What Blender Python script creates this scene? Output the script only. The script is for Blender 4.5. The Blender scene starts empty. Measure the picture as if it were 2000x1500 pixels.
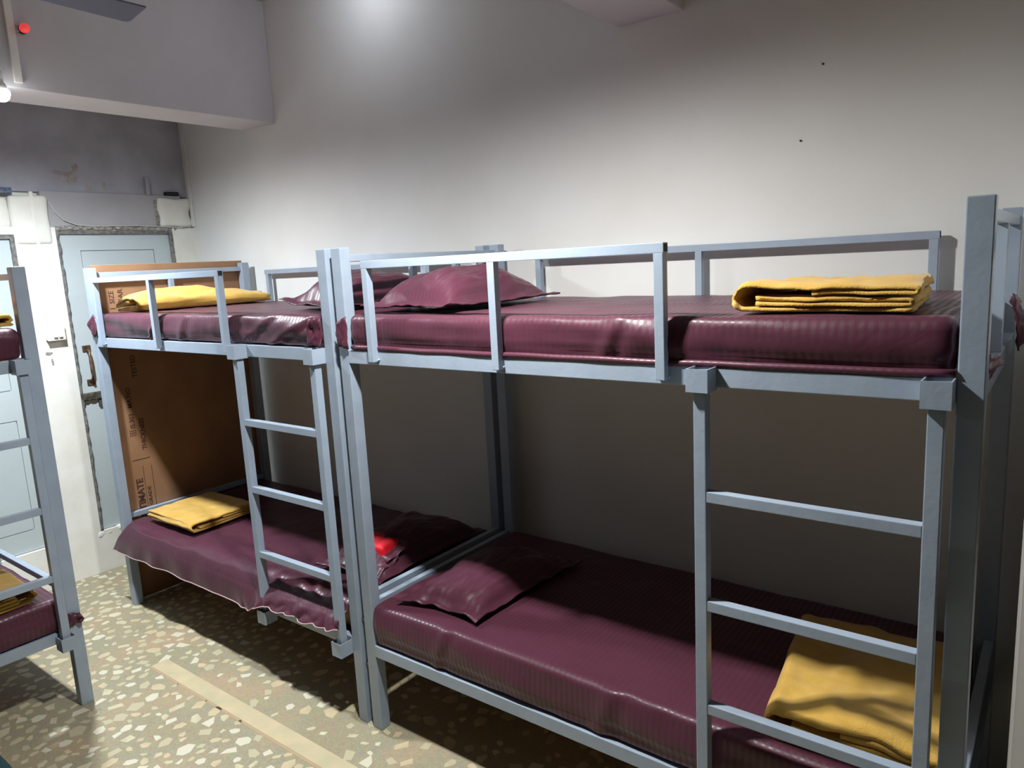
import bpy, bmesh, math, random
from mathutils import Vector, Matrix, noise
random.seed(7)
S = bpy.context.scene
COL = S.collection

# ------------------------------------------------------------------ camera, world, lights, exposure
YAW, PITCH, ROLL = -0.6589, -0.1666, -0.0519
CAMLOC = Vector((3.9492, -1.6307, 1.7226))
FPX = 1417.1
d = Vector((math.sin(YAW)*math.cos(PITCH), math.cos(YAW)*math.cos(PITCH), math.sin(PITCH)))
rt = Vector((math.cos(YAW), -math.sin(YAW), 0)); up = rt.cross(d)
c_, s_ = math.cos(ROLL), math.sin(ROLL)
R_ = c_*rt + s_*up; U_ = -s_*rt + c_*up
U_ = -U_ if U_.z < 0 else U_
cam_d = bpy.data.cameras.new('camera'); cam = bpy.data.objects.new('camera', cam_d); COL.objects.link(cam)
m = Matrix(((R_.x, U_.x, -d.x, CAMLOC.x), (R_.y, U_.y, -d.y, CAMLOC.y), (R_.z, U_.z, -d.z, CAMLOC.z), (0, 0, 0, 1)))
cam.matrix_world = m
cam_d.sensor_width = 36; cam_d.lens = FPX/2000*36; cam_d.clip_start = 0.02
S.camera = cam

w = bpy.data.worlds.new('world'); S.world = w; w.use_nodes = True
w.node_tree.nodes['Background'].inputs[0].default_value = (0.5, 0.55, 0.6, 1)
w.node_tree.nodes['Background'].inputs[1].default_value = 0.05
S.view_settings.view_transform = 'Standard'; S.view_settings.look = 'None'
S.view_settings.gamma = 1; S.view_settings.use_curve_mapping = False
S.view_settings.exposure = 0.0

def spot(name, loc, energy, color, blend=.85, r=.045):
    l = bpy.data.lights.new(name, 'SPOT'); l.energy = energy; l.color = color
    l.spot_size = math.pi; l.spot_blend = blend; l.shadow_soft_size = r
    o = bpy.data.objects.new(name, l); COL.objects.link(o); o.location = loc
    return o
LAMP1 = (2.63, -0.40, 2.49)
LAMP2 = (0.435, -0.392, 2.47)
LAMP3 = (1.27, 0.66, 3.07)
spot('lamp_near_light', LAMP1, 265, (1.0, 0.99, 0.965))
spot('lamp_far_light', LAMP2, 255, (0.90, 0.955, 1.0))
l3 = bpy.data.lights.new('lamp_top_light', 'POINT'); l3.energy = 2.1; l3.color = (.8, .88, 1.0); l3.shadow_soft_size = .03
o3 = bpy.data.objects.new('lamp_top_light', l3); COL.objects.link(o3); o3.location = LAMP3

# ------------------------------------------------------------------ materials
def srgb(r, g, b):
    f = lambda c: (c/255/12.92 if c/255 <= .04045 else ((c/255+.055)/1.055)**2.4)
    return (f(r), f(g), f(b), 1)

def mat(name, col, rough=.5, metal=0, col2=None, nscale=8, bump=0, bscale=60, spec=.5, emis=None, estr=0, sheen=0, mixlo=.35, mixhi=.65):
    m = bpy.data.materials.new(name); m.use_nodes = True
    nt = m.node_tree; b = nt.nodes['Principled BSDF']
    b.inputs['Base Color'].default_value = col; b.inputs['Roughness'].default_value = rough
    b.inputs['Metallic'].default_value = metal; b.inputs['Specular IOR Level'].default_value = spec
    if sheen: b.inputs['Sheen Weight'].default_value = sheen
    tc = nt.nodes.new('ShaderNodeTexCoord')
    if col2:
        n = nt.nodes.new('ShaderNodeTexNoise'); n.inputs['Scale'].default_value = nscale; n.inputs['Detail'].default_value = 5
        nt.links.new(tc.outputs['Object'], n.inputs['Vector'])
        r = nt.nodes.new('ShaderNodeValToRGB'); r.color_ramp.elements[0].position = mixlo; r.color_ramp.elements[1].position = mixhi
        r.color_ramp.elements[0].color = col; r.color_ramp.elements[1].color = col2
        nt.links.new(n.outputs['Fac'], r.inputs['Fac']); nt.links.new(r.outputs['Color'], b.inputs['Base Color'])
    if bump:
        n2 = nt.nodes.new('ShaderNodeTexNoise'); n2.inputs['Scale'].default_value = bscale; n2.inputs['Detail'].default_value = 4
        nt.links.new(tc.outputs['Object'], n2.inputs['Vector'])
        bp = nt.nodes.new('ShaderNodeBump'); bp.inputs['Strength'].default_value = bump; bp.inputs['Distance'].default_value = .004
        nt.links.new(n2.outputs['Fac'], bp.inputs['Height']); nt.links.new(bp.outputs['Normal'], b.inputs['Normal'])
    if emis:
        b.inputs['Emission Color'].default_value = emis; b.inputs['Emission Strength'].default_value = estr
    return m

M_wall = mat('wall_paint', srgb(226, 227, 225), .75, col2=srgb(221, 221, 218), nscale=2.5, bump=.12, bscale=35)
M_wallend = mat('wall_paint_end', srgb(240, 241, 236), .75, col2=srgb(228, 227, 217), nscale=5, bump=.35, bscale=22)
M_upper = mat('wall_paint_stained_shaded', srgb(184, 187, 198), .8, col2=srgb(168, 170, 180), nscale=6, bump=.2, bscale=20)  # stained paint; the upper wall's shadow is also put into the darker base
M_beam = mat('beam_paint', srgb(208, 206, 208), .75, col2=srgb(201, 199, 202), nscale=3, bump=.1, bscale=30)
M_cem = mat('grey_lintel', srgb(178, 177, 181), .7, col2=srgb(170, 169, 173), nscale=4, bump=.15, bscale=30)
M_plaster = mat('rough_plaster', srgb(120, 116, 110), .9, col2=srgb(178, 172, 164), nscale=60, bump=.8, bscale=90)
M_frame = mat('frame_paint', srgb(154, 168, 184), .36, col2=srgb(147, 161, 178), nscale=14, bump=.12, bscale=70, spec=.5)
M_dark = mat('tube_dark', srgb(28, 26, 34), .7)
M_door = mat('door_paint', srgb(192, 204, 208), .5, col2=srgb(186, 198, 201), nscale=3, bump=.08, bscale=40)
M_doorgroove = mat('door_groove', srgb(140, 150, 152), .6)
M_doorframe = mat('door_frame_paint', srgb(92, 98, 104), .8, col2=srgb(140, 136, 128), nscale=50, bump=.6, bscale=80)
M_bronze = mat('tarnished_bronze', srgb(150, 120, 95), .4, metal=.6, col2=srgb(90, 76, 64), nscale=40)
M_hasp = mat('old_hasp_metal', srgb(110, 108, 95), .55, metal=.4, col2=srgb(70, 68, 60), nscale=40)
M_white = mat('white_plastic', srgb(236, 234, 228), .35)
M_greyplastic = mat('grey_gap', srgb(120, 116, 108), .5)
M_blanket = mat('mustard_fleece', srgb(208, 168, 84), .95, col2=srgb(196, 156, 68), nscale=18, bump=.5, bscale=240, sheen=.3, spec=.15)
M_brown = mat('brown_cloth', srgb(160, 90, 50), .9, bump=.3, bscale=150)
M_red = mat('red_fabric', srgb(225, 22, 45), .6, bump=.1, bscale=50)
M_ply = mat('plywood', srgb(156, 118, 86), .6, col2=srgb(140, 104, 76), nscale=5, bump=.1, bscale=90)
M_plyedge = mat('plywood_edge', srgb(196, 160, 112), .7)
M_ink = mat('printed_ink', srgb(72, 44, 34), .8)
M_cord = mat('cable_white', srgb(200, 196, 190), .5)
M_blade = mat('fan_blade_paint', srgb(92, 100, 128), .45)
M_bulb = mat('bulb_glow', srgb(255, 255, 255), .4, emis=(.93, .97, 1, 1), estr=30)
M_redbulb = mat('red_indicator_glow', srgb(225, 90, 90), .35, emis=srgb(255, 70, 70), estr=.55)
M_blue = mat('blue_packet', srgb(70, 84, 116), .6, col2=srgb(120, 130, 150), nscale=60)
M_teal = mat('teal_fabric', srgb(52, 84, 92), .9, bump=.4, bscale=120)
M_hem = mat('pale_hem', srgb(190, 160, 165), .7)
M_matt = mat('bare_mattress', srgb(176, 150, 110), .9)
M_steel = mat('bolt_steel', srgb(120, 122, 126), .4, metal=.7)

def sheet_mat(name, axis=0, off=0.0):
    m = bpy.data.materials.new(name); m.use_nodes = True; nt = m.node_tree; N = nt.nodes; Lk = nt.links
    b = N['Principled BSDF']; tc = N.new('ShaderNodeTexCoord'); sx = N.new('ShaderNodeSeparateXYZ')
    Lk.new(tc.outputs['Object'], sx.inputs[0])
    mu = N.new('ShaderNodeMath'); mu.operation = 'MULTIPLY'; mu.inputs[1].default_value = 1/.019
    Lk.new(sx.outputs[axis], mu.inputs[0])
    fr = N.new('ShaderNodeMath'); fr.operation = 'FRACT'; Lk.new(mu.outputs[0], fr.inputs[0])
    ramp = N.new('ShaderNodeValToRGB'); e = ramp.color_ramp.elements
    e[0].position = .42; e[0].color = (0, 0, 0, 1); e[1].position = .52; e[1].color = (1, 1, 1, 1)
    e2 = ramp.color_ramp.elements.new(.92); e2.color = (1, 1, 1, 1); e3 = ramp.color_ramp.elements.new(1.0); e3.color = (0, 0, 0, 1)
    Lk.new(fr.outputs[0], ramp.inputs['Fac'])
    mix = N.new('ShaderNodeMix'); mix.data_type = 'RGBA'
    mix.inputs[6].default_value = srgb(76, 37, 52); mix.inputs[7].default_value = srgb(82, 42, 58)
    Lk.new(ramp.outputs['Color'], mix.inputs[0])
    n = N.new('ShaderNodeTexNoise'); n.inputs['Scale'].default_value = 6; n.inputs['Detail'].default_value = 3
    Lk.new(tc.outputs['Object'], n.inputs['Vector'])
    hs = N.new('ShaderNodeHueSaturation'); Lk.new(mix.outputs[2], hs.inputs['Color'])
    mr = N.new('ShaderNodeMapRange'); mr.inputs[3].default_value = .9; mr.inputs[4].default_value = 1.1
    Lk.new(n.outputs['Fac'], mr.inputs[0]); Lk.new(mr.outputs[0], hs.inputs['Value'])
    Lk.new(hs.outputs['Color'], b.inputs['Base Color'])
    r2 = N.new('ShaderNodeMapRange'); r2.inputs[3].default_value = .50; r2.inputs[4].default_value = .34
    Lk.new(ramp.outputs['Color'], r2.inputs[0]); Lk.new(r2.outputs[0], b.inputs['Roughness'])
    b.inputs['Specular IOR Level'].default_value = .36
    b.inputs['Sheen Weight'].default_value = .04
    n2 = N.new('ShaderNodeTexNoise'); n2.inputs['Scale'].default_value = 14; n2.inputs['Detail'].default_value = 4
    n2.inputs['Distortion'].default_value = .6
    Lk.new(tc.outputs['Object'], n2.inputs['Vector'])
    bp = N.new('ShaderNodeBump'); bp.inputs['Strength'].default_value = .35; bp.inputs['Distance'].default_value = .006
    Lk.new(n2.outputs['Fac'], bp.inputs['Height']); Lk.new(bp.outputs['Normal'], b.inputs['Normal'])
    return m
M_sheet = sheet_mat('maroon_striped_satin')

# floor
def floor_mat():
    m = bpy.data.materials.new('terrazzo_ground'); m.use_nodes = True; nt = m.node_tree; N = nt.nodes; Lk = nt.links
    b = N['Principled BSDF']; tc = N.new('ShaderNodeTexCoord')
    n = N.new('ShaderNodeTexNoise'); n.inputs['Scale'].default_value = 2.6; n.inputs['Detail'].default_value = 4
    Lk.new(tc.outputs['Object'], n.inputs['Vector'])
    r = N.new('ShaderNodeValToRGB'); e = r.color_ramp.elements
    e[0].position = .35; e[0].color = srgb(156, 146, 120); e[1].position = .68; e[1].color = srgb(172, 152, 124)
    e2 = r.color_ramp.elements.new(.5); e2.color = srgb(154, 149, 125)
    Lk.new(n.outputs['Fac'], r.inputs['Fac'])
    v = N.new('ShaderNodeTexVoronoi'); v.inputs['Scale'].default_value = 190
    Lk.new(tc.outputs['Object'], v.inputs['Vector'])
    mx = N.new('ShaderNodeMix'); mx.data_type = 'RGBA'; mx.blend_type = 'SOFT_LIGHT'; mx.inputs[0].default_value = .22
    Lk.new(r.outputs['Color'], mx.inputs[6]); Lk.new(v.outputs['Color'], mx.inputs[7])
    Lk.new(mx.outputs[2], b.inputs['Base Color']); b.inputs['Roughness'].default_value = .55
    b.inputs['Specular IOR Level'].default_value = .3
    return m
M_floor = floor_mat()
M_chips = [mat('marble_chip_pale', srgb(204, 196, 164), .42, col2=srgb(190, 182, 152), nscale=20),
           mat('marble_chip_cream', srgb(202, 186, 152), .42, col2=srgb(192, 178, 146), nscale=20),
           mat('marble_chip_white', srgb(208, 204, 182), .42),
           mat('marble_chip_dull', srgb(186, 178, 148), .5)]
M_strip = mat('plain_cement_strip', srgb(202, 186, 150), .5, col2=srgb(184, 176, 144), nscale=9)
M_stripline = mat('strip_dark_line', srgb(176, 152, 120), .6)

# ------------------------------------------------------------------ helpers
def link(name, me, m, parent=None, loc=(0, 0, 0), rotz=0):
    o = bpy.data.objects.new(name, me); COL.objects.link(o)
    if m is not None and me is not None and not me.materials: me.materials.append(m)
    if parent is not None: o.parent = parent
    o.location = loc; o.rotation_euler = (0, 0, rotz)
    return o

def obj(name, bm, m, parent=None, loc=(0, 0, 0), smooth=False, bevel=0, seg=2):
    if bevel:
        bmesh.ops.bevel(bm, geom=list(bm.edges), offset=bevel, segments=seg, profile=.6, affect='EDGES', clamp_overlap=True)
    me = bpy.data.meshes.new(name); bm.normal_update(); bm.to_mesh(me); bm.free()
    if smooth:
        for p in me.polygons: p.use_smooth = True
    return link(name, me, m, parent, loc)

def BM(): return bmesh.new()

def box(bm, x0, x1, y0, y1, z0, z1):
    vs = [bm.verts.new(p) for p in ((x0,y0,z0),(x1,y0,z0),(x1,y1,z0),(x0,y1,z0),(x0,y0,z1),(x1,y0,z1),(x1,y1,z1),(x0,y1,z1))]
    for f in ((3,2,1,0),(4,5,6,7),(0,1,5,4),(1,2,6,5),(2,3,7,6),(3,0,4,7)): bm.faces.new([vs[i] for i in f])
    return bm

def bx(*a): return box(BM(), *a)

def tag(o, label=None, cat=None, group=None, kind=None):
    if label: o['label'] = label
    if cat: o['category'] = cat
    if group: o['group'] = group
    if kind: o['kind'] = kind
    return o

def thing(name, label, cat, loc=(0, 0, 0), rotz=0, group=None):
    o = bpy.data.objects.new(name, None); COL.objects.link(o); o.location = loc; o.rotation_euler = (0, 0, rotz)
    o.empty_display_size = .05
    return tag(o, label, cat, group)

def lathe(prof, n=24, axis='z', cap=True):
    bm = BM(); rings = []
    for r, z in prof:
        rings.append([bm.verts.new((r*math.cos(2*math.pi*k/n), r*math.sin(2*math.pi*k/n), z)) for k in range(n)])
    for a, b in zip(rings, rings[1:]):
        for k in range(n): bm.faces.new((a[k], a[(k+1) % n], b[(k+1) % n], b[k]))
    if cap:
        bm.faces.new(rings[0][::-1]); bm.faces.new(rings[-1])
    return bm

def tube(pts, r, n=8):
    bm = BM(); rings = []; P = [Vector(p) for p in pts]
    for i, p in enumerate(P):
        t = (P[min(i+1, len(P)-1)]-P[max(i-1, 0)]).normalized()
        a = t.orthogonal().normalized() if abs(t.z) > .95 else t.cross(Vector((0, 0, 1))).normalized()
        b = t.cross(a)
        rings.append([bm.verts.new(p+r*(math.cos(2*math.pi*k/n)*a+math.sin(2*math.pi*k/n)*b)) for k in range(n)])
    for a, b in zip(rings, rings[1:]):
        for k in range(n): bm.faces.new((a[k], b[k], b[(k+1) % n], a[(k+1) % n]))
    bm.faces.new(rings[0]); bm.faces.new(rings[-1][::-1])
    bmesh.ops.recalc_face_normals(bm, faces=bm.faces)
    return bm

def nz(x, y, z, s=1.0, seed=0): return noise.noise(Vector((x*s+seed*7.3, y*s-seed*3.1, z*s+seed*1.7)))

def soft_box(x0, x1, y0, y1, z0, z1, r, step=.02, disp=None):
    """closed rounded box with dense faces; disp(p, nrm) -> new p"""
    nx = max(4, int((x1-x0)/step)); ny = max(4, int((y1-y0)/step)); nzz = max(4, int((z1-z0)/step))
    bm = BM(); cache = {}
    c = Vector(((x0+x1)/2, (y0+y1)/2, (z0+z1)/2)); h = Vector(((x1-x0)/2, (y1-y0)/2, (z1-z0)/2))
    def V(i, j, k):
        key = (i, j, k)
        if key in cache: return cache[key]
        p = Vector((x0+(x1-x0)*i/nx, y0+(y1-y0)*j/ny, z0+(z1-z0)*k/nzz))
        q = Vector((max(x0+r, min(x1-r, p.x)), max(y0+r, min(y1-r, p.y)), max(z0+r, min(z1-r, p.z))))
        dd = p-q
        nrm = dd.normalized() if dd.length > 1e-6 else Vector((0, 0, 0))
        p = q+nrm*r if dd.length > 1e-6 else p
        if disp: p = disp(p, nrm)
        cache[key] = bm.verts.new(p); return cache[key]
    for i in range(nx):
        for j in range(ny):
            bm.faces.new((V(i,j,nzz), V(i+1,j,nzz), V(i+1,j+1,nzz), V(i,j+1,nzz)))
            bm.faces.new((V(i,j,0), V(i,j+1,0), V(i+1,j+1,0), V(i+1,j,0)))
    for i in range(nx):
        for k in range(nzz):
            bm.faces.new((V(i,0,k), V(i+1,0,k), V(i+1,0,k+1), V(i,0,k+1)))
            bm.faces.new((V(i,ny,k), V(i,ny,k+1), V(i+1,ny,k+1), V(i+1,ny,k)))
    for j in range(ny):
        for k in range(nzz):
            bm.faces.new((V(0,j,k), V(0,j,k+1), V(0,j+1,k+1), V(0,j+1,k)))
            bm.faces.new((V(nx,j,k), V(nx,j+1,k), V(nx,j+1,k+1), V(nx,j,k+1)))
    return bm

def struct(o): o['kind'] = 'structure'; return o

# ------------------------------------------------------------------ room shell
WY = 0.956; ZC = 3.18; YF = -4.6; XR = 4.9
floor = struct(obj('floor', bx(-.9, XR, YF, WY+.1, -.1, 0), M_floor))
struct(obj('ceiling', bx(-.9, XR, YF, WY+.1, ZC, ZC+.1), M_beam))
wall_back = struct(obj('wall_back', bx(-.9, XR, WY, WY+.15, 0, ZC), M_wall))
M_wallfar = mat('far_wall_bounce_cut', srgb(52, 49, 46), .85)  # unseen walls coloured very dark to cut the bounce light
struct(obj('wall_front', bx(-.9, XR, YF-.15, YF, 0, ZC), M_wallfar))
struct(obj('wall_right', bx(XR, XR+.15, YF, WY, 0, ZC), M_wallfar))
struct(obj('wall_stub', bx(3.905, XR, 0.0, WY, 0, ZC), M_wall, bevel=.006))
struct(obj('trim_1', bx(.09, .375, YF, WY, 2.55, ZC), M_beam, bevel=.004))
struct(obj('trim_2', bx(2.54, 2.80, YF, WY, 2.57, ZC), M_beam, bevel=.004))
for p in ((3.275, 2.297), (3.209, 2.069)):
    nl = obj('nail', lathe([(.0035, 0), (.003, .006)], 8), M_dark, wall_back); nl.location = (p[0], WY, p[1]); nl.rotation_euler = (math.pi/2, 0, 0)

# end wall with the doors
XW = -.60
D1 = (-.83, -.072, .25, 2.005); D2 = (.135, .815, .25, 2.03)
bm = BM()
box(bm, -.90, -.66, YF, WY, 0, ZC)                       # backing
for a in ((YF, D1[0]), (D1[1], D2[0]), (D2[1], WY)): box(bm, -.66, XW, a[0], a[1], 0, 2.045)
for D in (D1, D2): box(bm, -.66, XW, D[0], D[1], 0, D[2])
box(bm, -.66, XW, D1[0], D1[1], D1[3], 2.045)
box(bm, -.66, XW-.012, D2[0], D2[1], D2[3], 2.045)
wall_left = struct(obj('wall_left', bm, M_wallend))
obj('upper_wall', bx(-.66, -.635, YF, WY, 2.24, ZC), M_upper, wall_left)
obj('lintel', bx(-.66, -.617, .09, .90, 2.046, 2.245), M_cem, wall_left, bevel=.003)
def rough(seed, a=.006, s=9):
    def f(p, n): return p + n*(a*nz(p.x, p.y, p.z, s, seed))
    return f
# plaster blocks above the doors
obj('plaster_block', soft_box(-.655, -.592, .742, .951, 2.05, 2.232, .022, .012, rough(3, .012, 14)), M_wallend, wall_left, smooth=True)
obj('plaster_pillar', soft_box(-.655, -.590, -.075, .116, 1.95, 2.215, .022, .012, rough(5, .008, 9)), M_wallend, wall_left, smooth=True)
obj('plaster_block', soft_box(-.655, -.596, -.62, -.07, 2.03, 2.205, .025, .015, rough(6, .014, 9)), M_wallend, wall_left, smooth=True)
obj('dark_gap', bx(-.66, -.612, .725, .748, 2.05, 2.215), M_plaster, wall_left)
obj('plaster_edge', soft_box(-.655, -.603, .13, .90, 2.028, 2.052, .006, .01, rough(8, .012, 40)), M_plaster, wall_left, smooth=True)
obj('plaster_edge', soft_box(-.655, -.60, .12, .50, .215, .25, .008, .012, rough(9, .014, 30)), M_wallend, wall_left, smooth=True)
# peeling stain patches above the lintel
def patch(y, z, ry, rz, seed):
    bm = BM(); n = 14
    vs = [bm.verts.new((-.633, y+ry*(1+.6*nz(math.cos(t), math.sin(t), 0, 2, seed))*math.cos(t), z+rz*(1+.6*nz(math.cos(t), math.sin(t), 1, 2, seed))*math.sin(t))) for t in [2*math.pi*k/n for k in range(n)]]
    f = bm.faces.new(vs); g = bmesh.ops.extrude_face_region(bm, geom=[f])
    bmesh.ops.translate(bm, vec=(-.003, 0, 0), verts=[v for v in g['geom'] if isinstance(v, bmesh.types.BMVert)])
    bmesh.ops.recalc_face_normals(bm, faces=bm.faces)
    return bm
M_stain = mat('damp_stain', srgb(160, 150, 152), .9, col2=srgb(180, 176, 178), nscale=30, bump=.6, bscale=60)
for i, (y, z, ry, rz) in enumerate(((.26, 2.33, .05, .035), (.30, 2.38, .02, .03), (.36, 2.275, .012, .02), (.20, 2.35, .02, .012), (.45, 2.29, .01, .025))):
    obj('damp_stain', patch(y, z, ry, rz, i), M_stain, wall_left)
# conduit on the corner and pipe stub
struct(obj('trim_3', bx(-.598, -.566, WY-.012, WY, 2.05, ZC), M_wall, bevel=.003))
tag(obj('pipe_stub', lathe([(.012, 0), (.012, .10)], 14), M_cem, None, (-.62, .70, 2.245)), 'short grey pipe stub standing on the ledge over the closed right door', 'pipe')
o = tag(obj('packet', bx(-.025, .025, -.04, .04, 0, .022), M_dark, None, (-.622, .845, 2.2455), bevel=.003), 'flat black packet on the ledge by the room corner above the doors', 'packet')
tag(obj('packet', bx(-.02, .02, -.04, .04, 0, .03), M_blue, None, (-.613, -.09, 2.2225), bevel=.003), 'dark blue packet on the ledge above the left door', 'packet')

def door(name, D, hinge_right=False, handle=False):
    y0, y1, z0, z1 = D
    leaf = struct(obj(name, bx(-.655, -.632, y0+.02, y1-.02, z0+.004, z1-.02), M_door))
    py0, py1 = y0+.125, y1-.124
    zr = [(z0+.12, 1.0), (1.166, z1-.115)]
    g = .004
    # raised stiles and rails around the sunken panels
    bm = BM(); X0, X1 = -.632, -.622
    box(bm, X0, X1, y0+.02, py0, z0+.004, z1-.02); box(bm, X0, X1, py1, y1-.02, z0+.004, z1-.02)
    for a, b in ((z0+.004, zr[0][0]), (zr[0][1], zr[1][0]), (zr[1][1], z1-.02)): box(bm, X0, X1, py0, py1, a, b)
    obj('stile', bm, M_door, leaf)
    for a, b in zr:
        obj('door_panel', bx(-.634, -.6245, py0+g, py1-g, a+g, b-g), M_door, leaf, bevel=.002)
    def jag(seed):
        return lambda p, n: p+n*(.006*nz(p.x, p.y, p.z, 30, seed))
    for k, b_ in enumerate(((y0-.004, y0+.02, z0, z1), (y1-.02, y1+.004, z0, z1))):
        obj('door_frame', soft_box(-.655, -.604, b_[0], b_[1], b_[2], b_[3], .004, .015, jag(k)), M_doorframe, leaf, smooth=True)
    obj('door_frame', bx(-.655, -.606, y0+.018, y1-.018, z1-.022, z1), M_doorframe, leaf)
    return leaf
door('door_1', D1)
d2 = door('door_2', D2)
# D-handle and hasp on door 2
h = obj('door_handle', tube([(-.622, .212, 1.345), (-.590, .212, 1.335), (-.585, .213, 1.30), (-.585, .213, 1.21), (-.590, .212, 1.165), (-.622, .212, 1.155)], .009, 10), M_bronze, d2, smooth=True)
for z in (1.35, 1.15): obj('handle_plate', bx(-.622, -.615, .19, .235, z-.018, z+.018), M_bronze, h, bevel=.002)
hs = obj('hasp', bx(-.622, -.603, .137, .262, 1.045, 1.09), M_hasp, d2, bevel=.004)
for y in (.16, .20, .24): obj('hasp_knuckle', bx(-.603, -.596, y-.013, y+.013, 1.05, 1.085), M_hasp, hs, bevel=.003)
obj('hasp_tail', bx(-.622, -.606, .235, .252, 1.0, 1.05), M_hasp, hs, bevel=.003)

# surface conduit and switch on the pillar
tag(obj('cable_conduit', bx(-.60, -.588, .028, .046, 1.51, 2.235), M_white, None, bevel=.002), 'thin white cable conduit running down the pillar to the switch box', 'conduit')
sw = thing('switch_box', 'white two-switch box mounted on the pillar between the doors', 'switch', (-.60, .044, 1.468))
obj('back_box', bx(.001, .038, -.044, .044, -.048, .048), M_white, sw, bevel=.004)
obj('cover_plate', bx(.038, .044, -.046, .046, -.05, .05), M_white, sw, bevel=.003)
for y in (-.006, .020):
    r_ = obj('rocker', bx(.044, .050, y-.011, y+.011, -.032, .024), M_white, sw, bevel=.002)
    obj('rocker_gap', bx(.0445, .0505, y-.009, y+.009, -.038, -.032), M_greyplastic, r_)
bm = patch(.005, 1.345, .018, .010, 3)
o = obj('plaster_chip', bm, M_plaster, wall_left); o.location = (.034, 0, 0)
bm = patch(.018, 1.30, .006, .022, 4)
o = obj('plaster_chip', bm, M_plaster, wall_left); o.location = (.034, 0, 0)
# loose cable over the lintel
tag(obj('loose_cable', tube([(-.609, .125, 2.19), (-.606, .15, 2.13), (-.604, .19, 2.085), (-.603, .25, 2.06), (-.60, .33, 2.052), (-.60, .6, 2.058), (-.598, .74, 2.052), (-.586, .86, 2.046), (-.58, .935, 2.06)], .0035, 6), M_cord, None, smooth=True),
    'thin loose cable drooping over the top of the right door', 'cable')

# ------------------------------------------------------------------ lamps and fittings
def bulb_fitting(name, label, loc, ztop):
    t = thing(name, label, 'lamp', loc)
    h = ztop-loc[2]
    obj('bulb', lathe([(.002, -.035), (.016, -.033), (.027, -.024), (.033, -.008), (.034, .004), (.030, .012)], 24), M_bulb, t, smooth=True)
    obj('bulb_body', lathe([(.030, .012), (.024, .03), (.016, .045), (.014, .055)], 20), M_white, t, smooth=True)
    obj('lamp_holder', lathe([(.019, .05), (.021, max(h-.012, .055)), (.034, max(h-.01, .056)), (.034, max(h, .06))], 20), M_white, t, smooth=False)
    for ch in t.children: ch.visible_shadow = True
    return t
# the light of each bulb leaves just under the dome
b1 = bulb_fitting('ceiling_bulb', 'round white bulb under the right-hand beam', (2.63, -0.40, 2.520), 2.57)
b2 = thing('wall_bulb', 'glowing white bulb at the left edge below the conduit on the beam', 'lamp', (.435, -.392, 2.508))
obj('bulb', lathe([(.002, -.035), (.016, -.033), (.027, -.024), (.033, -.008), (.034, .004), (.030, .012)], 24), M_bulb, b2, smooth=True)
obj('bulb_body', lathe([(.030, .012), (.024, .03), (.016, .045), (.014, .055)], 20), M_white, b2, smooth=True)
obj('lamp_holder', tube([(0, 0, .05), (0, 0, .075), (-.02, 0, .09), (-.0595, 0, .09)], .018, 14), M_white, b2, smooth=True)
b3 = bulb_fitting('ceiling_bulb', 'white bulb under the ceiling between the two beams', (1.27, .66, 3.12), ZC)
tag(obj('cable_conduit', bx(.375, .389, -.315, -.285, 2.57, ZC), M_white, None, bevel=.002), 'white cable conduit on the beam face above the glowing bulb', 'conduit')
ri = thing('indicator_lamp', 'small red indicator lamp on the beam beside the conduit', 'indicator lamp', (.375, -.255, 2.79))
o = obj('lamp_base', lathe([(.018, 0), (.018, .018), (.014, .02)], 18), M_dark, ri); o.rotation_euler = (0, math.pi/2, 0)
o = obj('red_lens', lathe([(.017, .018), (.019, .03), (.016, .045), (.008, .053), (.001, .055)], 18), M_redbulb, ri, smooth=True); o.rotation_euler = (0, math.pi/2, 0)
o = obj('lamp_arm', bx(0, .012, -.045, -.012, -.012, .012), M_cem, ri, bevel=.002)
# ceiling fan between the beams: one blade reaches into view
fan = thing('ceiling_fan', 'blue grey ceiling fan blade tip near the top left corner', 'fan', (1.19, -.86, 2.685))
obj('fan_motor', lathe([(.04, -.05), (.11, -.035), (.125, 0), (.11, .035), (.04, .06)], 28), M_blade, fan, smooth=True)
obj('down_rod', lathe([(.012, .05), (.012, ZC-2.70)], 12), M_blade, fan, smooth=True)
for k in range(3):
    bm = BM(); a = math.radians(120*k)
    # blade outline, pointing +y then rotated, with chamfered tip
    out = [(-.055, .17), (-.088, .67), (-.082, .686), (-.068, .692), (.050, .692), (.055, .17)]
    lo = [bm.verts.new((x, y, 0)) for x, y in out]; hi = [bm.verts.new((x, y, .006)) for x, y in out]
    bm.faces.new(lo[::-1]); bm.faces.new(hi)
    for i in range(len(out)): bm.faces.new((lo[i], lo[(i+1) % 6], hi[(i+1) % 6], hi[i]))
    o = obj('fan_blade', bm, M_blade, fan); o.rotation_euler = (math.radians(0), math.radians(-8), a)
    arm = obj('blade_arm', bx(-.02, .02, .09, .22, .001, .008), M_blade, fan, bevel=.002); arm.rotation_euler = (0, 0, a)

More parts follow.
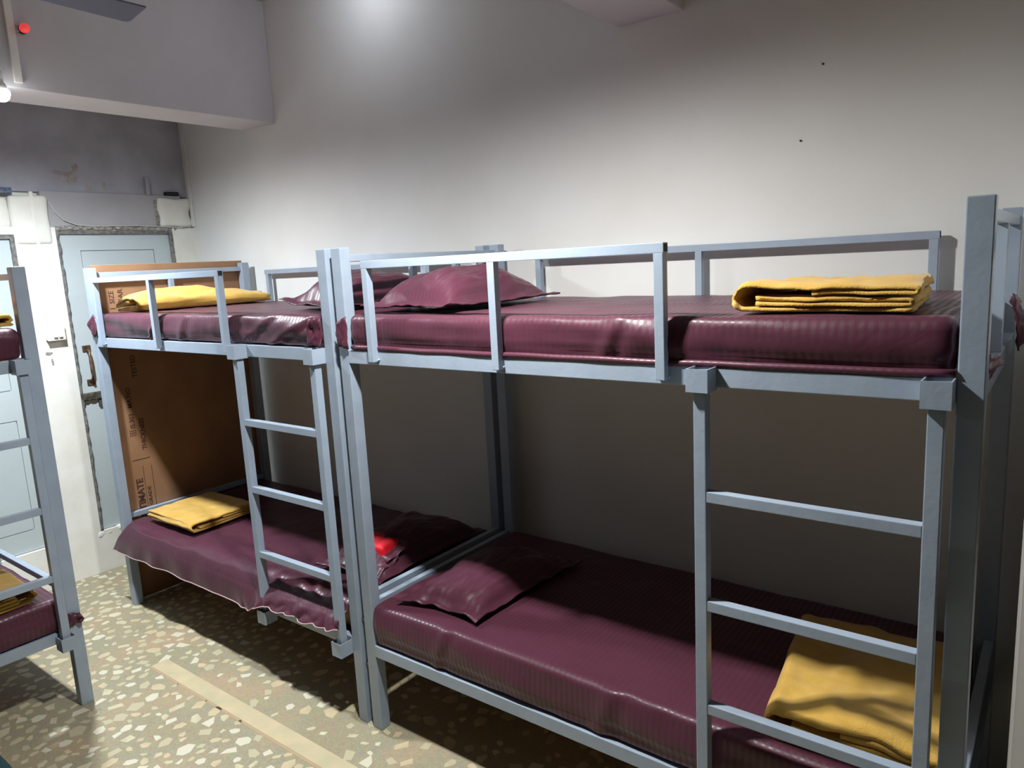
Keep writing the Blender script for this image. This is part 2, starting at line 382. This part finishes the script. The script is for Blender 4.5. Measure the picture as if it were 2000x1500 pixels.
# ------------------------------------------------------------------ floor chips
def chip_mesh(seed, r):
    rnd = random.Random(seed); n = rnd.choice((4, 4, 5, 5, 6)); bm = BM()
    a0 = rnd.random()*6.28; asp = rnd.uniform(.55, 1.0); th = rnd.random()*3.14
    pts = []
    for k in range(n):
        a = a0+2*math.pi*(k+rnd.uniform(-.28, .28))/n; rr = r*rnd.uniform(.75, 1.15)
        x, y = rr*math.cos(a), rr*asp*math.sin(a)
        pts.append((x*math.cos(th)-y*math.sin(th), x*math.sin(th)+y*math.cos(th)))
    b = [bm.verts.new((x, y, -.002)) for x, y in pts]; t = [bm.verts.new((x*.97, y*.97, .0006)) for x, y in pts]
    bm.faces.new(t)
    for i in range(n): bm.faces.new((b[i], b[(i+1) % n], t[(i+1) % n], t[i]))
    return bm
protos = []
for s in range(36):
    bm = chip_mesh(s, .034); me = bpy.data.meshes.new('stone_chip'); bm.to_mesh(me); bm.free(); me.materials.append(M_chips[s % 4]); protos.append(me)
rnd = random.Random(11); spots = []; cell = {}
def far_enough(x, y, r):
    ci, cj = int(x/.08), int(y/.08)
    for i in range(ci-1, ci+2):
        for j in range(cj-1, cj+2):
            for (a, b, q) in cell.get((i, j), ()):
                if (a-x)**2+(b-y)**2 < (q+r)**2: return False
    return True
tries = 0
while tries < 60000 and len(spots) < 3200:
    tries += 1
    x = rnd.uniform(-.58, 4.2); y = rnd.uniform(-1.9, .9)
    if abs(y+.225) < .055 and x > .74: continue
    near_strip = y > -.17
    if near_strip and rnd.random() < .80 and x > .9: continue
    if x < .45 and rnd.random() < .35: continue
    k = rnd.choice((.55, .7, .85, 1.0, 1.15)); r = .034*k*.86
    if not far_enough(x, y, r): continue
    cell.setdefault((int(x/.08), int(y/.08)), []).append((x, y, r)); spots.append((x, y, k))
def vis(s):
    x, y, k = s; px_ok = False
    q = Vector((x, y, 0))-CAMLOC; dep = q.dot(d)
    if dep <= 0: return -1
    u = 1000+FPX*q.dot(R_)/dep; v = 750-FPX*q.dot(U_)/dep
    if not (-20 < u < 1250 and v < 1520): return 0
    if y > .25 and x > 0: return .01
    return k/dep
spots.sort(key=vis, reverse=True)
for i, (x, y, k) in enumerate(spots[:290]):
    o = link('stone_chip', protos[i % 36], None, floor, (x, y, 0), rnd.random()*6.28); o.scale = (k, k, 1)
V, F, MI = [], [], []
for i, (x, y, k) in enumerate(spots[290:]):
    me = protos[i % 36]; a = rnd.random()*6.28; base = len(V)
    for v in me.vertices:
        V.append((x+k*(v.co.x*math.cos(a)-v.co.y*math.sin(a)), y+k*(v.co.x*math.sin(a)+v.co.y*math.cos(a)), v.co.z))
    for p in me.polygons: F.append([base+q for q in p.vertices]); MI.append(i % 4)
me = bpy.data.meshes.new('stone_chips'); me.from_pydata(V, [], F)
for q in M_chips: me.materials.append(q)
for p, q in zip(me.polygons, MI): p.material_index = q
o = link('stone_chips', me, None, floor); o['kind'] = 'stuff'
obj('cement_strip', bx(.74, 4.2, -.262, -.190, -.002, .0008), M_strip, floor)
obj('strip_joint', bx(.74, 4.2, -.274, -.2625, -.002, .0006), M_stripline, floor)

# ------------------------------------------------------------------ bunk beds
L, W, H = 1.90, .906, 1.80
A_, B_ = .048, .044
ZT, ZB, LT, LB = 1.452, 1.405, .347, .303
def bunk(label, loc, rotz, g0, g1, gm, bolt=False):
    t = thing('bunk_bed', label, 'bunk bed', loc, rotz)
    M = M_frame
    for x in (0, L-A_):
        for y in (0, W-B_): obj('post', bx(x, x+A_, y, y+B_, 0, H), M, t, bevel=.003)
    for zt, zb in ((ZT, ZB), (LT, LB)):
        for y in (-.001, W-.030): obj('side_rail', bx(A_, L-A_, y, y+.026, zb, zt), M, t, bevel=.002)
        for x in (.003, L-.029): obj('end_rail', bx(x, x+.026, B_, W-B_, zb, zt), M, t, bevel=.002)
    for x in (.004, L-.029):
        obj('end_rail', bx(x, x+.025, B_, W-B_, 1.752, 1.777), M, t, bevel=.002)
        obj('end_rail', bx(x, x+.025, B_, W-B_, .476, .503), M, t, bevel=.002)
        obj('end_guard_post', bx(x, x+.025, .425, .450, ZT, 1.752), M, t, bevel=.002)
    # guard rails
    def guard(x0, x1, xs, y, zlow):
        g = obj('guard_rail', bx(x0, x1, y, y+.025, 1.725, 1.75), M, t, bevel=.0015)
        for x in xs: obj('guard_post', bx(x, x+.025, y, y+.025, zlow, 1.725), M, g, bevel=.0015)
        obj('tube_end_shade', bx(x1-.001, x1+.0006, y+.003, y+.022, 1.728, 1.747), M_dark, g)  # dark plate standing in for the shade inside the open tube end
        for x in xs:   # weld beads at the foot
            obj('weld', soft_box(x-.004, x+.029, y+.018, y+.0275, zlow+.002, zlow+.010, .003, .006), M, g, smooth=True)
    guard(g0, g1, (g0+.002, gm, g1-.027), -.0265, 1.418)
    guard(.205, 1.698, (.212, .925, 1.670), W-.0035, 1.418)
    # bunk bases
    for z in (ZT-.017, LT-.017): obj('bunk_base', bx(.030, L-.030, .032, W-.032, z-.012, z), M_ply, t)
    # ladder held in four square sleeves
    for xs in (1.312, 1.797):
        for (z0, z1) in ((1.400, 1.455), (.280, .336)):
            bm = BM(); a, b, y0, y1, q = xs, xs+.054, -.056, .003, .003
            box(bm, a, b, y0, y0+q, z0, z1); box(bm, a, b, y1-q, y1, z0, z1)
            box(bm, a, a+q, y0+q, y1-q, z0, z1); box(bm, b-q, b, y0+q, y1-q, z0, z1)
            obj('ladder_sleeve', bm, M, t)
    lad = bpy.data.objects.new('ladder', None); COL.objects.link(lad); lad.parent = t
    for xs in (1.324, 1.809):
        obj('ladder_pole', bx(xs, xs+.030, -.041, -.011, .284, 1.442), M, lad, bevel=.002)
    for z in (1.130, .851, .572):
        obj('rung', bx(1.354, 1.809, -.040, -.014, z, z+.027), M, lad, bevel=.002)
    if bolt:
        for z in (1.50, .36, .23):
            o = obj('bolt', lathe([(.006, 0), (.006, .033)], 8), M_steel, t, (L, .02, z)); o.rotation_euler = (0, math.pi/2, 0)
    return t
XB = 1.932
bunk('pale blue-grey steel bunk bed at the far end, against the plywood board', (0, 0, 0), 0, .125, 1.262, .678)
bunk('pale blue-grey steel bunk bed nearest the camera along the long wall', (XB, 0, 0), 0, .175, 1.247, .705)
bunk('steel bunk bed cut off by the left edge of the photo, set crosswise', (.80, -2.432, 0), math.pi/2, .150, 1.255, .690)
for z, wd in ((1.50, 'uppermost'), (.42, 'middle'), (.24, 'lowest')):
    tag(obj('bolt', bx(L+.0005, XB-.0005, .015, .027, z, z+.012), M_steel, None), wd+' small bolt joining the paired middle posts of the two bunk beds', 'bolt', 'bolts between the paired posts')

# ------------------------------------------------------------------ mattresses wrapped in striped sheets
def mattress(label, loc, rotz, x0, x1, y0, y1, z0, z1, seed, folds=(), sag=0, corner=True, front_bulge=.006, name='mattress'):
    def disp(p, n):
        if n.length == 0: n = Vector((0, 0, 1 if p.z > (z0+z1)/2 else -1))
        q = p.copy()
        t = (p.z-z0)/(z1-z0)
        a = .005*nz(p.x, p.y, p.z, 5, seed)+.0016*nz(p.x*1.3, p.y*2, p.z, 13, seed+1)
        if n.y < -.5:  # front face: creases, roll at the foot
            a += .013*nz(p.x*.55+p.z*2.2, 0, p.z*2.5, 6, seed+2)*math.sin(math.pi*min(1, max(0, t))) - .006*math.exp(-((t-.22)/.07)**2)
            a += front_bulge*math.sin(math.pi*min(1, max(0, t)))
            for (fx, sl, wd, amp) in folds:
                u = (p.x-fx-sl*(p.z-z0))/wd
                a += amp*math.exp(-u*u)-amp*.7*math.exp(-(u-1.6)**2)
        if n.z > .5:
            a += .003*nz(p.x*.7, p.y*1.2, 0, 6, seed+4)-sag*math.exp(-((p.x-(x0+x1)/2)/.4)**2)
            a += .003*math.exp(-((p.y-.42)/.006)**2)*(.6+nz(p.x, 0, 0, 2, seed))
        return q+n*a
    bm = soft_box(x0, x1, y0, y1, z0, z1, .026, .0125, disp)
    o = obj(name, bm, M_sheet, None, smooth=True)
    o.location = loc; o.rotation_euler = (0, 0, rotz)
    tag(o, label, 'mattress')
    return o
def flap(name, tri, parent, th=.004, seed=0, wav=.004, n=8, m=None):
    """thin curved cloth triangle/quad: tri = 4 corners"""
    P = [Vector(p) for p in tri]; bm = BM(); g = {}
    nr = (P[1]-P[0]).cross(P[3]-P[0]).normalized()
    for s in (0, 1):
        for i in range(n+1):
            for j in range(n+1):
                u, v = i/n, j/n
                p = P[0]*(1-u)*(1-v)+P[1]*u*(1-v)+P[2]*u*v+P[3]*(1-u)*v
                p = p+nr*(wav*nz(u, v, 0, 4, seed)*2+s*th)
                g[s, i, j] = bm.verts.new(p)
    for s in (0, 1):
        for i in range(n):
            for j in range(n):
                q = [g[s, i, j], g[s, i+1, j], g[s, i+1, j+1], g[s, i, j+1]]
                bm.faces.new(q if s else q[::-1])
    for i in range(n):
        bm.faces.new((g[0, i, 0], g[0, i+1, 0], g[1, i+1, 0], g[1, i, 0])); bm.faces.new((g[0, i+1, n], g[0, i, n], g[1, i, n], g[1, i+1, n]))
        bm.faces.new((g[0, 0, i+1], g[0, 0, i], g[1, 0, i], g[1, 0, i+1])); bm.faces.new((g[0, n, i], g[0, n, i+1], g[1, n, i+1], g[1, n, i]))
    bmesh.ops.recalc_face_normals(bm, faces=bm.faces)
    return obj(name, bm, m or M_sheet, parent, smooth=True)

mA = mattress('maroon striped sheet-wrapped mattress on the top bunk of the far bed', (0, 0, 0), 0, .052, 1.848, .006, .868, 1.4525, 1.572, 1,
              folds=((.58, .9, .011, .010), (1.30, 2.2, .028, .006), (1.50, 2.6, .034, .008), (1.72, 3.0, .022, .006), (.85, .6, .03, .004)))
flap('sheet_corner', [(.056, -.004, 1.57), (.018, -.020, 1.52), (.056, -.012, 1.455), (.10, -.004, 1.50)], mA, seed=1)
flap('sheet_fold', [(1.846, .0, 1.565), (1.80, -.022, 1.56), (1.78, -.020, 1.47), (1.846, -.01, 1.455)], mA, seed=5, wav=.008)
mB = mattress('maroon striped sheet-wrapped mattress on the top bunk of the near bed', (XB, 0, 0), 0, .052, 1.848, .006, .868, 1.4525, 1.572, 2,
              folds=((1.30, -1.5, .06, .006), (1.05, .5, .02, .005)))
flap('sheet_corner', [(.058, -.006, 1.568), (.016, -.016, 1.545), (.018, -.014, 1.465), (.06, -.008, 1.455)], mB, seed=2)
# the roll of cloth tucked along the lower front edge
def roll(x0, x1, y, z, r, parent, seed):
    pts = [(x0+(x1-x0)*k/60, y+.003*nz(k*.2, 0, 0, 1, seed), z+.003*nz(k*.15, 3, 0, 1, seed)-.004*math.sin(math.pi*k/60)) for k in range(61)]
    return obj('tucked_hem', tube(pts, r, 8), M_sheet, parent, smooth=True)
roll(.07, 1.85, .003, 1.462, .009, mB, 3)
flap('sheet_corner', [(1.912, .52, 1.585), (1.905, .66, 1.56), (1.950, .68, 1.50), (1.925, .55, 1.44)], mB, seed=7, wav=.01)
flap('sheet_corner', [(1.895, .10, 1.49), (1.904, .20, 1.475), (1.917, .18, 1.462), (1.895, .10, 1.435)], mB, seed=8)
mC = mattress('maroon striped sheet-wrapped mattress on the top bunk at the left edge', (.80, -2.432, 0), math.pi/2, .052, 1.848, .006, .868, 1.4525, 1.572, 3)
mD = mattress('maroon striped sheet-wrapped mattress on the bottom bunk of the near bed', (XB, 0, 0), 0, .044, 1.848, .004, .868, .348, .508, 4,
              folds=((.35, .4, .02, .005), (1.0, .3, .03, .005)))
mE = mattress('maroon striped sheet-wrapped mattress on the bottom bunk at the left edge', (.80, -2.432, 0), math.pi/2, .052, 1.848, .004, .868, .348, .490, 5)
flap('sheet_corner', [(1.83, -.010, .42), (1.89, -.020, .405), (1.905, -.022, .372), (1.84, -.012, .35)], mE, seed=9, wav=.01)

# bottom bunk of the far bed: thin mattress with a loose sheet hanging over the rail
mm = obj('mattress', soft_box(.055, 1.869, .046, .860, .3475, .455, .012, .03), M_matt, None, smooth=True)
tag(mm, 'thin tan mattress under the loose sheet on the bottom bunk of the far bed', 'mattress')
def draped_sheet():
    bm = BM(); nu, nv, nw = 190, 40, 20
    def hem(u):
        z = .315+.006*nz(u*6, 0, 0, 1, 2)
        if u > .68: z += .068*min(1, (u-.68)/.1) + .02*nz(u*22, 0, 0, 1, 4)
        return z
    def crumple(u, v):
        k = max(0, min(1, (u-.62)/.12))
        return k
    grid = []
    for i in range(nu+1):
        u = i/nu; col = []
        for j in range(nv+nw+1):
            if j <= nv:
                v = j/nv; y = .862-v*(.862-.010); x = .062+u*(1.838-.062)
                z = .470+.010*nz(x, y, 0, 4, 21)+.004*nz(x, y*3, 0, 12, 3)+.012*max(0, 1-abs(x-1.05)/.012)*(1-v)*.25
                cr = crumple(u, v)
                z += cr*max(0, v-.45)*(.040*nz(x*2.2, y, 0, 6, 5)+.018*nz(x, y, 0, 20, 6))+cr*.012*v
                if v > .93: z -= .02*((v-.93)/.07)**2
            else:
                w_ = (j-nv)/nw; zt = .462; zb = hem(u)
                x0 = .062-.125*w_; x = x0+u*(1.838-x0)
                z = zt-.008-(zt-zb)*w_
                cr = crumple(u, 1)
                y = .010-.038*(1-(1-w_)**2.5)+.008*nz(x*1.2, 0, z, 7, 7)*w_+.006*math.sin(x*22+z*9)*w_*(.4+nz(x, 0, 0, 3, 8))
                y -= cr*w_*(.022+.050*abs(nz(x*2.4, 0, z*2.0, 6, 9)))
                x += cr*.02*nz(x, 1, z, 14, 12)*w_
                y = min(y, -.0)-.002 if w_ > .35 else y
            col.append((x, y, z))
        grid.append(col)
    th = .003; n2 = nv+nw
    top = [[bm.verts.new(p) for p in col] for col in grid]
    bot = [[bm.verts.new((p[0], p[1]+(th if j > nv else 0), p[2]-(th if j <= nv else 0))) for j, p in enumerate(col)] for col in grid]
    for i in range(nu):
        for j in range(n2):
            bm.faces.new((top[i][j], top[i][j+1], top[i+1][j+1], top[i+1][j]))
            bm.faces.new((bot[i][j], bot[i+1][j], bot[i+1][j+1], bot[i][j+1]))
    for i in range(nu):
        bm.faces.new((top[i][n2], bot[i][n2], bot[i+1][n2], top[i+1][n2])); bm.faces.new((top[i+1][0], bot[i+1][0], bot[i][0], top[i][0]))
    for j in range(n2):
        bm.faces.new((top[0][j], bot[0][j], bot[0][j+1], top[0][j+1])); bm.faces.new((top[nu][j+1], bot[nu][j+1], bot[nu][j], top[nu][j]))
    bmesh.ops.recalc_face_normals(bm, faces=bm.faces)
    o = obj('bed_sheet', bm, M_sheet, None, smooth=True)
    hemp = [Vector(grid[i][n2])+Vector((0, -.001, 0)) for i in range(0, nu+1, 1)]
    obj('hem_edge', tube(hemp, .0022, 6), M_hem, o, smooth=True)
    return o
tag(draped_sheet(), 'loose maroon striped sheet draped over the front of the far bottom bunk', 'bed sheet')

# ------------------------------------------------------------------ pillows
def pillow(label, C, z, h, seed, flange=.09, axis_pts=0, tipdrop=None, n=44, tilt=(0, 0), open_side=None, droop=.0):
    """C: four xy corners (front-left, front-right, back-right, back-left)"""
    c = Vector((sum(p[0] for p in C)/4, sum(p[1] for p in C)/4, z))
    P = [Vector((p[0], p[1], 0))-Vector((c.x, c.y, 0)) for p in C]
    bm = BM(); g = {}
    for s in (0, 1):
        for i in range(n+1):
            for j in range(n+1):
                u, v = i/n, j/n
                # pull the edges in between the corners
                uu, vv = 2*u-1, 2*v-1
                pin = .05
                u2 = u-(uu*pin*(1-vv*vv)); v2 = v-(vv*pin*(1-uu*uu))
                p = P[0]*(1-u2)*(1-v2)+P[1]*u2*(1-v2)+P[2]*u2*v2+P[3]*(1-u2)*v2
                e = min(u, 1-u, v, 1-v)
                a, b = max(0, 1-abs(uu/(1-flange))**2.6), max(0, 1-abs(vv/(1-flange))**2.6)
                prof = (a*b)**.5
                edge = 1-prof
                wave = .012*nz(u*3, v*3, 0, 2.2, seed)*edge+.006*nz(u, v, 0, 14, seed)*edge
                wr = (.018*nz(u, v, 0, 4.5, seed+2)+.006*nz(u*2, v, 0, 11, seed+3))*min(1, prof*2)
                base = .0
                top = base+h*.80*prof+wave+wr+.0045
                bot = base-h*.0*prof+wave*.8*(1-min(1, prof*3))
                zz = top if s else bot
                # lift of the flange above the mattress
                zz += .016*edge
                zz += tilt[0]*p.x+tilt[1]*p.y
                if tipdrop:
                    for (tu, tv, amt) in tipdrop: zz += amt*math.exp(-(((u-tu)**2+(v-tv)**2)/.012))
                g[s, i, j] = bm.verts.new((p.x, p.y, zz))
    for s in (0, 1):
        for i in range(n):
            for j in range(n):
                q = [g[s, i, j], g[s, i+1, j], g[s, i+1, j+1], g[s, i, j+1]]
                bm.faces.new(q if s else q[::-1])
    for i in range(n):
        bm.faces.new((g[0, i, 0], g[0, i+1, 0], g[1, i+1, 0], g[1, i, 0])); bm.faces.new((g[0, i+1, n], g[0, i, n], g[1, i, n], g[1, i+1, n]))
        bm.faces.new((g[0, 0, i+1], g[0, 0, i], g[1, 0, i], g[1, 0, i+1])); bm.faces.new((g[0, n, i], g[0, n, i+1], g[1, n, i+1], g[1, n, i]))
    bmesh.ops.recalc_face_normals(bm, faces=bm.faces)
    o = obj('pillow', bm, M_sheet, None, smooth=True); o.location = c
    return tag(o, label, 'pillow')
pillow('plump maroon pillow at the left end of the near top bunk', [(1.975, .075), (2.405, .045), (2.44, .64), (2.0, .68)], 1.578, .165, 31, flange=.13)
pillow('maroon pillow behind the paired middle posts on the far top bunk', [(1.38, .16), (1.84, .09), (1.845, .70), (1.40, .74)], 1.578, .165, 33, flange=.13, tipdrop=[(0, 0, .03)])
pillow('maroon pillow with a creased front corner on the near bottom bunk', [(2.065, .05), (2.42, .075), (2.47, .68), (2.05, .66)], .512, .115, 35, flange=.12)
pl = pillow('rumpled maroon pillow with a red lining showing, on the far bottom bunk', [(1.48, .13), (1.86, .15), (1.862, .82), (1.44, .80)], .485, .15, 37, flange=.10)
obj('red_lining', soft_box(-.05, .115, -.225, -.10, .035, .118, .02, .010, lambda p, n: p+n*.012*nz(p.x, p.y, p.z, 22, 4)), M_red, pl, smooth=True)
flap('pillowcase_mouth', [(-.05, -.225, .07), (.155, -.235, .06), (.170, -.10, .10), (.09, -.12, .145)], pl, seed=12, wav=.012)
flap('pillowcase_mouth', [(.0, -.30, .02), (.165, -.32, .015), (.165, -.18, .07), (-.02, -.21, .07)], pl, seed=14, wav=.012)

# ------------------------------------------------------------------ folded blankets
def blanket(label, C, z0, layers, th, gap, seed, hump=0, n_v=26, skew=0, sag=.3):
    """C: quad corners u0v0,u1v0,u1v1,u0v1; serpentine profile lies along u, extruded along v"""
    c = Vector((sum(p[0] for p in C)/4, sum(p[1] for p in C)/4, z0))
    P = [Vector((p[0]-c.x, p[1]-c.y, 0)) for p in C]
    ulen = ((P[1]-P[0]).length+(P[2]-P[3]).length)/2
    pitch = th+gap; Htot = layers*pitch; RB = (Htot-th)/2
    def arc(cx, cz, R, sx, sgn, a0, a1, k=10):
        return [(cx+sgn*R*sx*math.cos(a0+(a1-a0)*q/k), cz+R*math.sin(a0+(a1-a0)*q/k)) for q in range(1, k)]
    def seg(a, b, z, N=24): return [(a+(b-a)*i/N, z) for i in range(N+1)]
    hp = math.pi/2
    # outer wrap: bottom, rounded nose at u=1, top, and a tucked-in lip at u=0
    nose = ulen-RB*.8-th/2
    outer = seg(.018, nose, th/2)+arc(nose, th/2+RB, RB, .8, 1, -hp, hp, 14)+seg(nose, pitch*.6+th, Htot-th/2)
    if layers > 2: outer += arc(pitch*.6+th, Htot-th/2-pitch/2, pitch/2, 1.1, -1, hp, -hp, 8)+seg(pitch*.6+th, ulen*.55, Htot-th/2-pitch, 14)
    lines = [outer]
    if layers > 3:
        inner = []; lo, hi = .012+pitch, ulen-RB*1.7-th
        for k in range(layers-3):
            zc = th/2+pitch*(k+1); A, Bq = (hi, lo) if k % 2 == 0 else (lo, hi)
            inner += seg(A, Bq, zc)
            if k < layers-4: inner += arc(Bq, zc+pitch/2, pitch/2, 1.1, -1 if k % 2 == 0 else 1, -hp, hp, 8)
        lines.append(inner)
    bm = BM()
    for line in lines:
        n = len(line); off = []
        for i, (s, z) in enumerate(line):
            a = line[max(0, i-1)]; b = line[min(n-1, i+1)]
            tx, tz = b[0]-a[0], b[1]-a[1]; ln = math.hypot(tx, tz) or 1
            off.append((-tz/ln, tx/ln))
        ring = [(s+o[0]*th/2, z+o[1]*th/2) for (s, z), o in zip(line, off)] + [(s-o[0]*th/2, z-o[1]*th/2) for (s, z), o in reversed(list(zip(line, off)))]
        rings = []
        for j in range(n_v+1):
            v = j/n_v; r = []
            for (s, z) in ring:
                u = s/ulen; zz = max(z, 0)
                p = P[0]*(1-u)*(1-v)+P[1]*u*(1-v)+P[2]*u*v+P[3]*(1-u)*v
                f = zz/Htot
                z2 = zz*(1+sag*nz(u*1.0, v, 0, 3.2, seed)+.12*nz(u, v, 0, 9, seed+1))+f*hump*math.exp(-((u-.5)/.35)**2)*math.sin(math.pi*min(1, v*1.0+.15))
                edge = min(v, 1-v)
                z2 -= f*.006*max(0, 1-edge/.06)**2
                dx = .006*nz(u*2, v*2, zz*30, 2, seed+4); dy = .012*nz(u*2, zz*40, v, 2, seed+6)
                r.append(bm.verts.new((p.x+dx, p.y+dy, z2)))
            rings.append(r)
        m2 = len(ring)
        for a, b in zip(rings, rings[1:]):
            for k in range(m2): bm.faces.new((a[k], a[(k+1) % m2], b[(k+1) % m2], b[k]))
        for R2 in (rings[0], rings[-1]):
            for k in range(n-1): bm.faces.new((R2[k], R2[k+1], R2[m2-2-k], R2[m2-1-k]))
    bmesh.ops.recalc_face_normals(bm, faces=bm.faces)
    o = obj('blanket', bm, M_blanket, None, smooth=True); o.location = c
    return tag(o, label, 'blanket')
ZU = 1.580
blanket('folded mustard yellow blanket on the near top bunk', [(3.715, .045), (3.315, .055), (3.34, .44), (3.69, .42)], ZU, 5, .0085, .0035, 41, hump=.004, sag=.25)
blanket('crumpled mustard blanket against the plywood on the far top bunk', [(.17, .06), (.40, .06), (.42, .78), (.15, .80)], ZU, 3, .014, .003, 43, hump=.05, sag=.6)
blanket('neatly folded mustard blanket at the board end of the far bottom bunk', [(.15, .44), (.13, .075), (.60, .07), (.58, .46)][0:1]+[(.16, .075), (.60, .075), (.58, .46)], .488, 4, .009, .003, 45, sag=.12)
blanket('large folded mustard blanket behind the ladder on the near bottom bunk', [(3.79, .06), (3.40, .045), (3.33, .60), (3.76, .62)], .512, 5, .011, .004, 47, hump=.02, sag=.2)
blanket('folded mustard blanket on the bottom bunk cut by the left edge', [(.42, -.99), (.40, -.66), (.765, -.665), (.775, -.99)][::1], .494, 5, .010, .004, 49, sag=.15)
blanket('mustard blanket on the top bunk cut by the left edge', [(.42, -.94), (.42, -.585), (.755, -.585), (.755, -.94)], ZU, 3, .012, .003, 51, sag=.15)
tag(obj('folded_cloth', soft_box(-.12, .12, -.10, .10, 0, .04, .018, .02, lambda p, n: p+n*.01*nz(p.x, p.y, p.z, 14, 2)), M_brown, None, (.62, -.715, 1.640), smooth=True),
    'brown cloth lying on the mustard blanket of the left-edge top bunk', 'cloth')

# ------------------------------------------------------------------ plywood board with printing
bd = thing('plywood_board', 'brown plywood board with stencilled print behind the far bunk end', 'board', (-.005, 0, 0))
obj('board_panel', bx(-.016, 0, .045, .895, .006, 1.812), M_ply, bd)
obj('board_edge', bx(-.0165, .0005, .045, .895, 1.8121, 1.8135), M_plyedge, bd)
def text(s, size, y, z, bold=0, sx=1.0):
    cu = bpy.data.curves.new('text', 'FONT'); cu.body = s; cu.size = size; cu.extrude = .0002; cu.offset = bold
    cu.resolution_u = 2
    tmp = bpy.data.objects.new('text', cu); COL.objects.link(tmp)
    bpy.context.view_layer.update()
    me = bpy.data.meshes.new_from_object(tmp.evaluated_get(bpy.context.evaluated_depsgraph_get()))
    bpy.data.objects.remove(tmp)
    o = link('printed_text', me, M_ink, bd)
    me.materials.clear(); me.materials.append(M_ink)
    o.scale = (sx, 1, 1)
    # text X -> world Z, text Y -> world -Y, normal -> +X
    rot = Matrix(((0, 0, 1), (0, -1, 0), (1, 0, 0)))
    o.rotation_euler = rot.to_euler(); o.location = (.0006, y, z)
    return o
text('ULTIMATE', .050, .150, .430, .0016, 1.03)
text('INTERIOR GRADE', .026, .188, .350, .0004, 1.28)
text('THICKNESS', .034, .196, .820, .0008, 1.0)
text('IS:303   MA.NO', .036, .149, .945, .0004, .95)
text('TESTED', .036, .196, 1.215, .0004, 1.0)
text('I  SIZE', .036, .134, 1.585, .0004, 1.0)
text('MFG YEAR', .036, .180, 1.505, .0004, 1.1)
for (y0, y1, z0, z1) in ((.1595, .162, .42, .733), (.2055, .208, .40, .725), (.110, .207, .769, .773)):
    obj('printed_line', bx(.0001, .0006, y0, y1, z0, z1), M_ink, bd)
# certification mark: small hatched square
for k in range(4): obj('printed_line', bx(.0001, .0006, .118+.0095*k, .1205+.0095*k, .905, .935), M_ink, bd)
for z in (.905, .919, .933): obj('printed_line', bx(.0001, .0006, .118, .149, z, z+.0022), M_ink, bd)

# ------------------------------------------------------------------ odd item in the lower left corner
tag(obj('floor_mat', soft_box(-.30, .02, -.5, 0, 0, .012, .005, .02, lambda p, n: p), M_teal, None, (.985, -.90, .0008), smooth=True),
    'dark teal mat corner on the floor at the bottom left of the photo', 'mat')
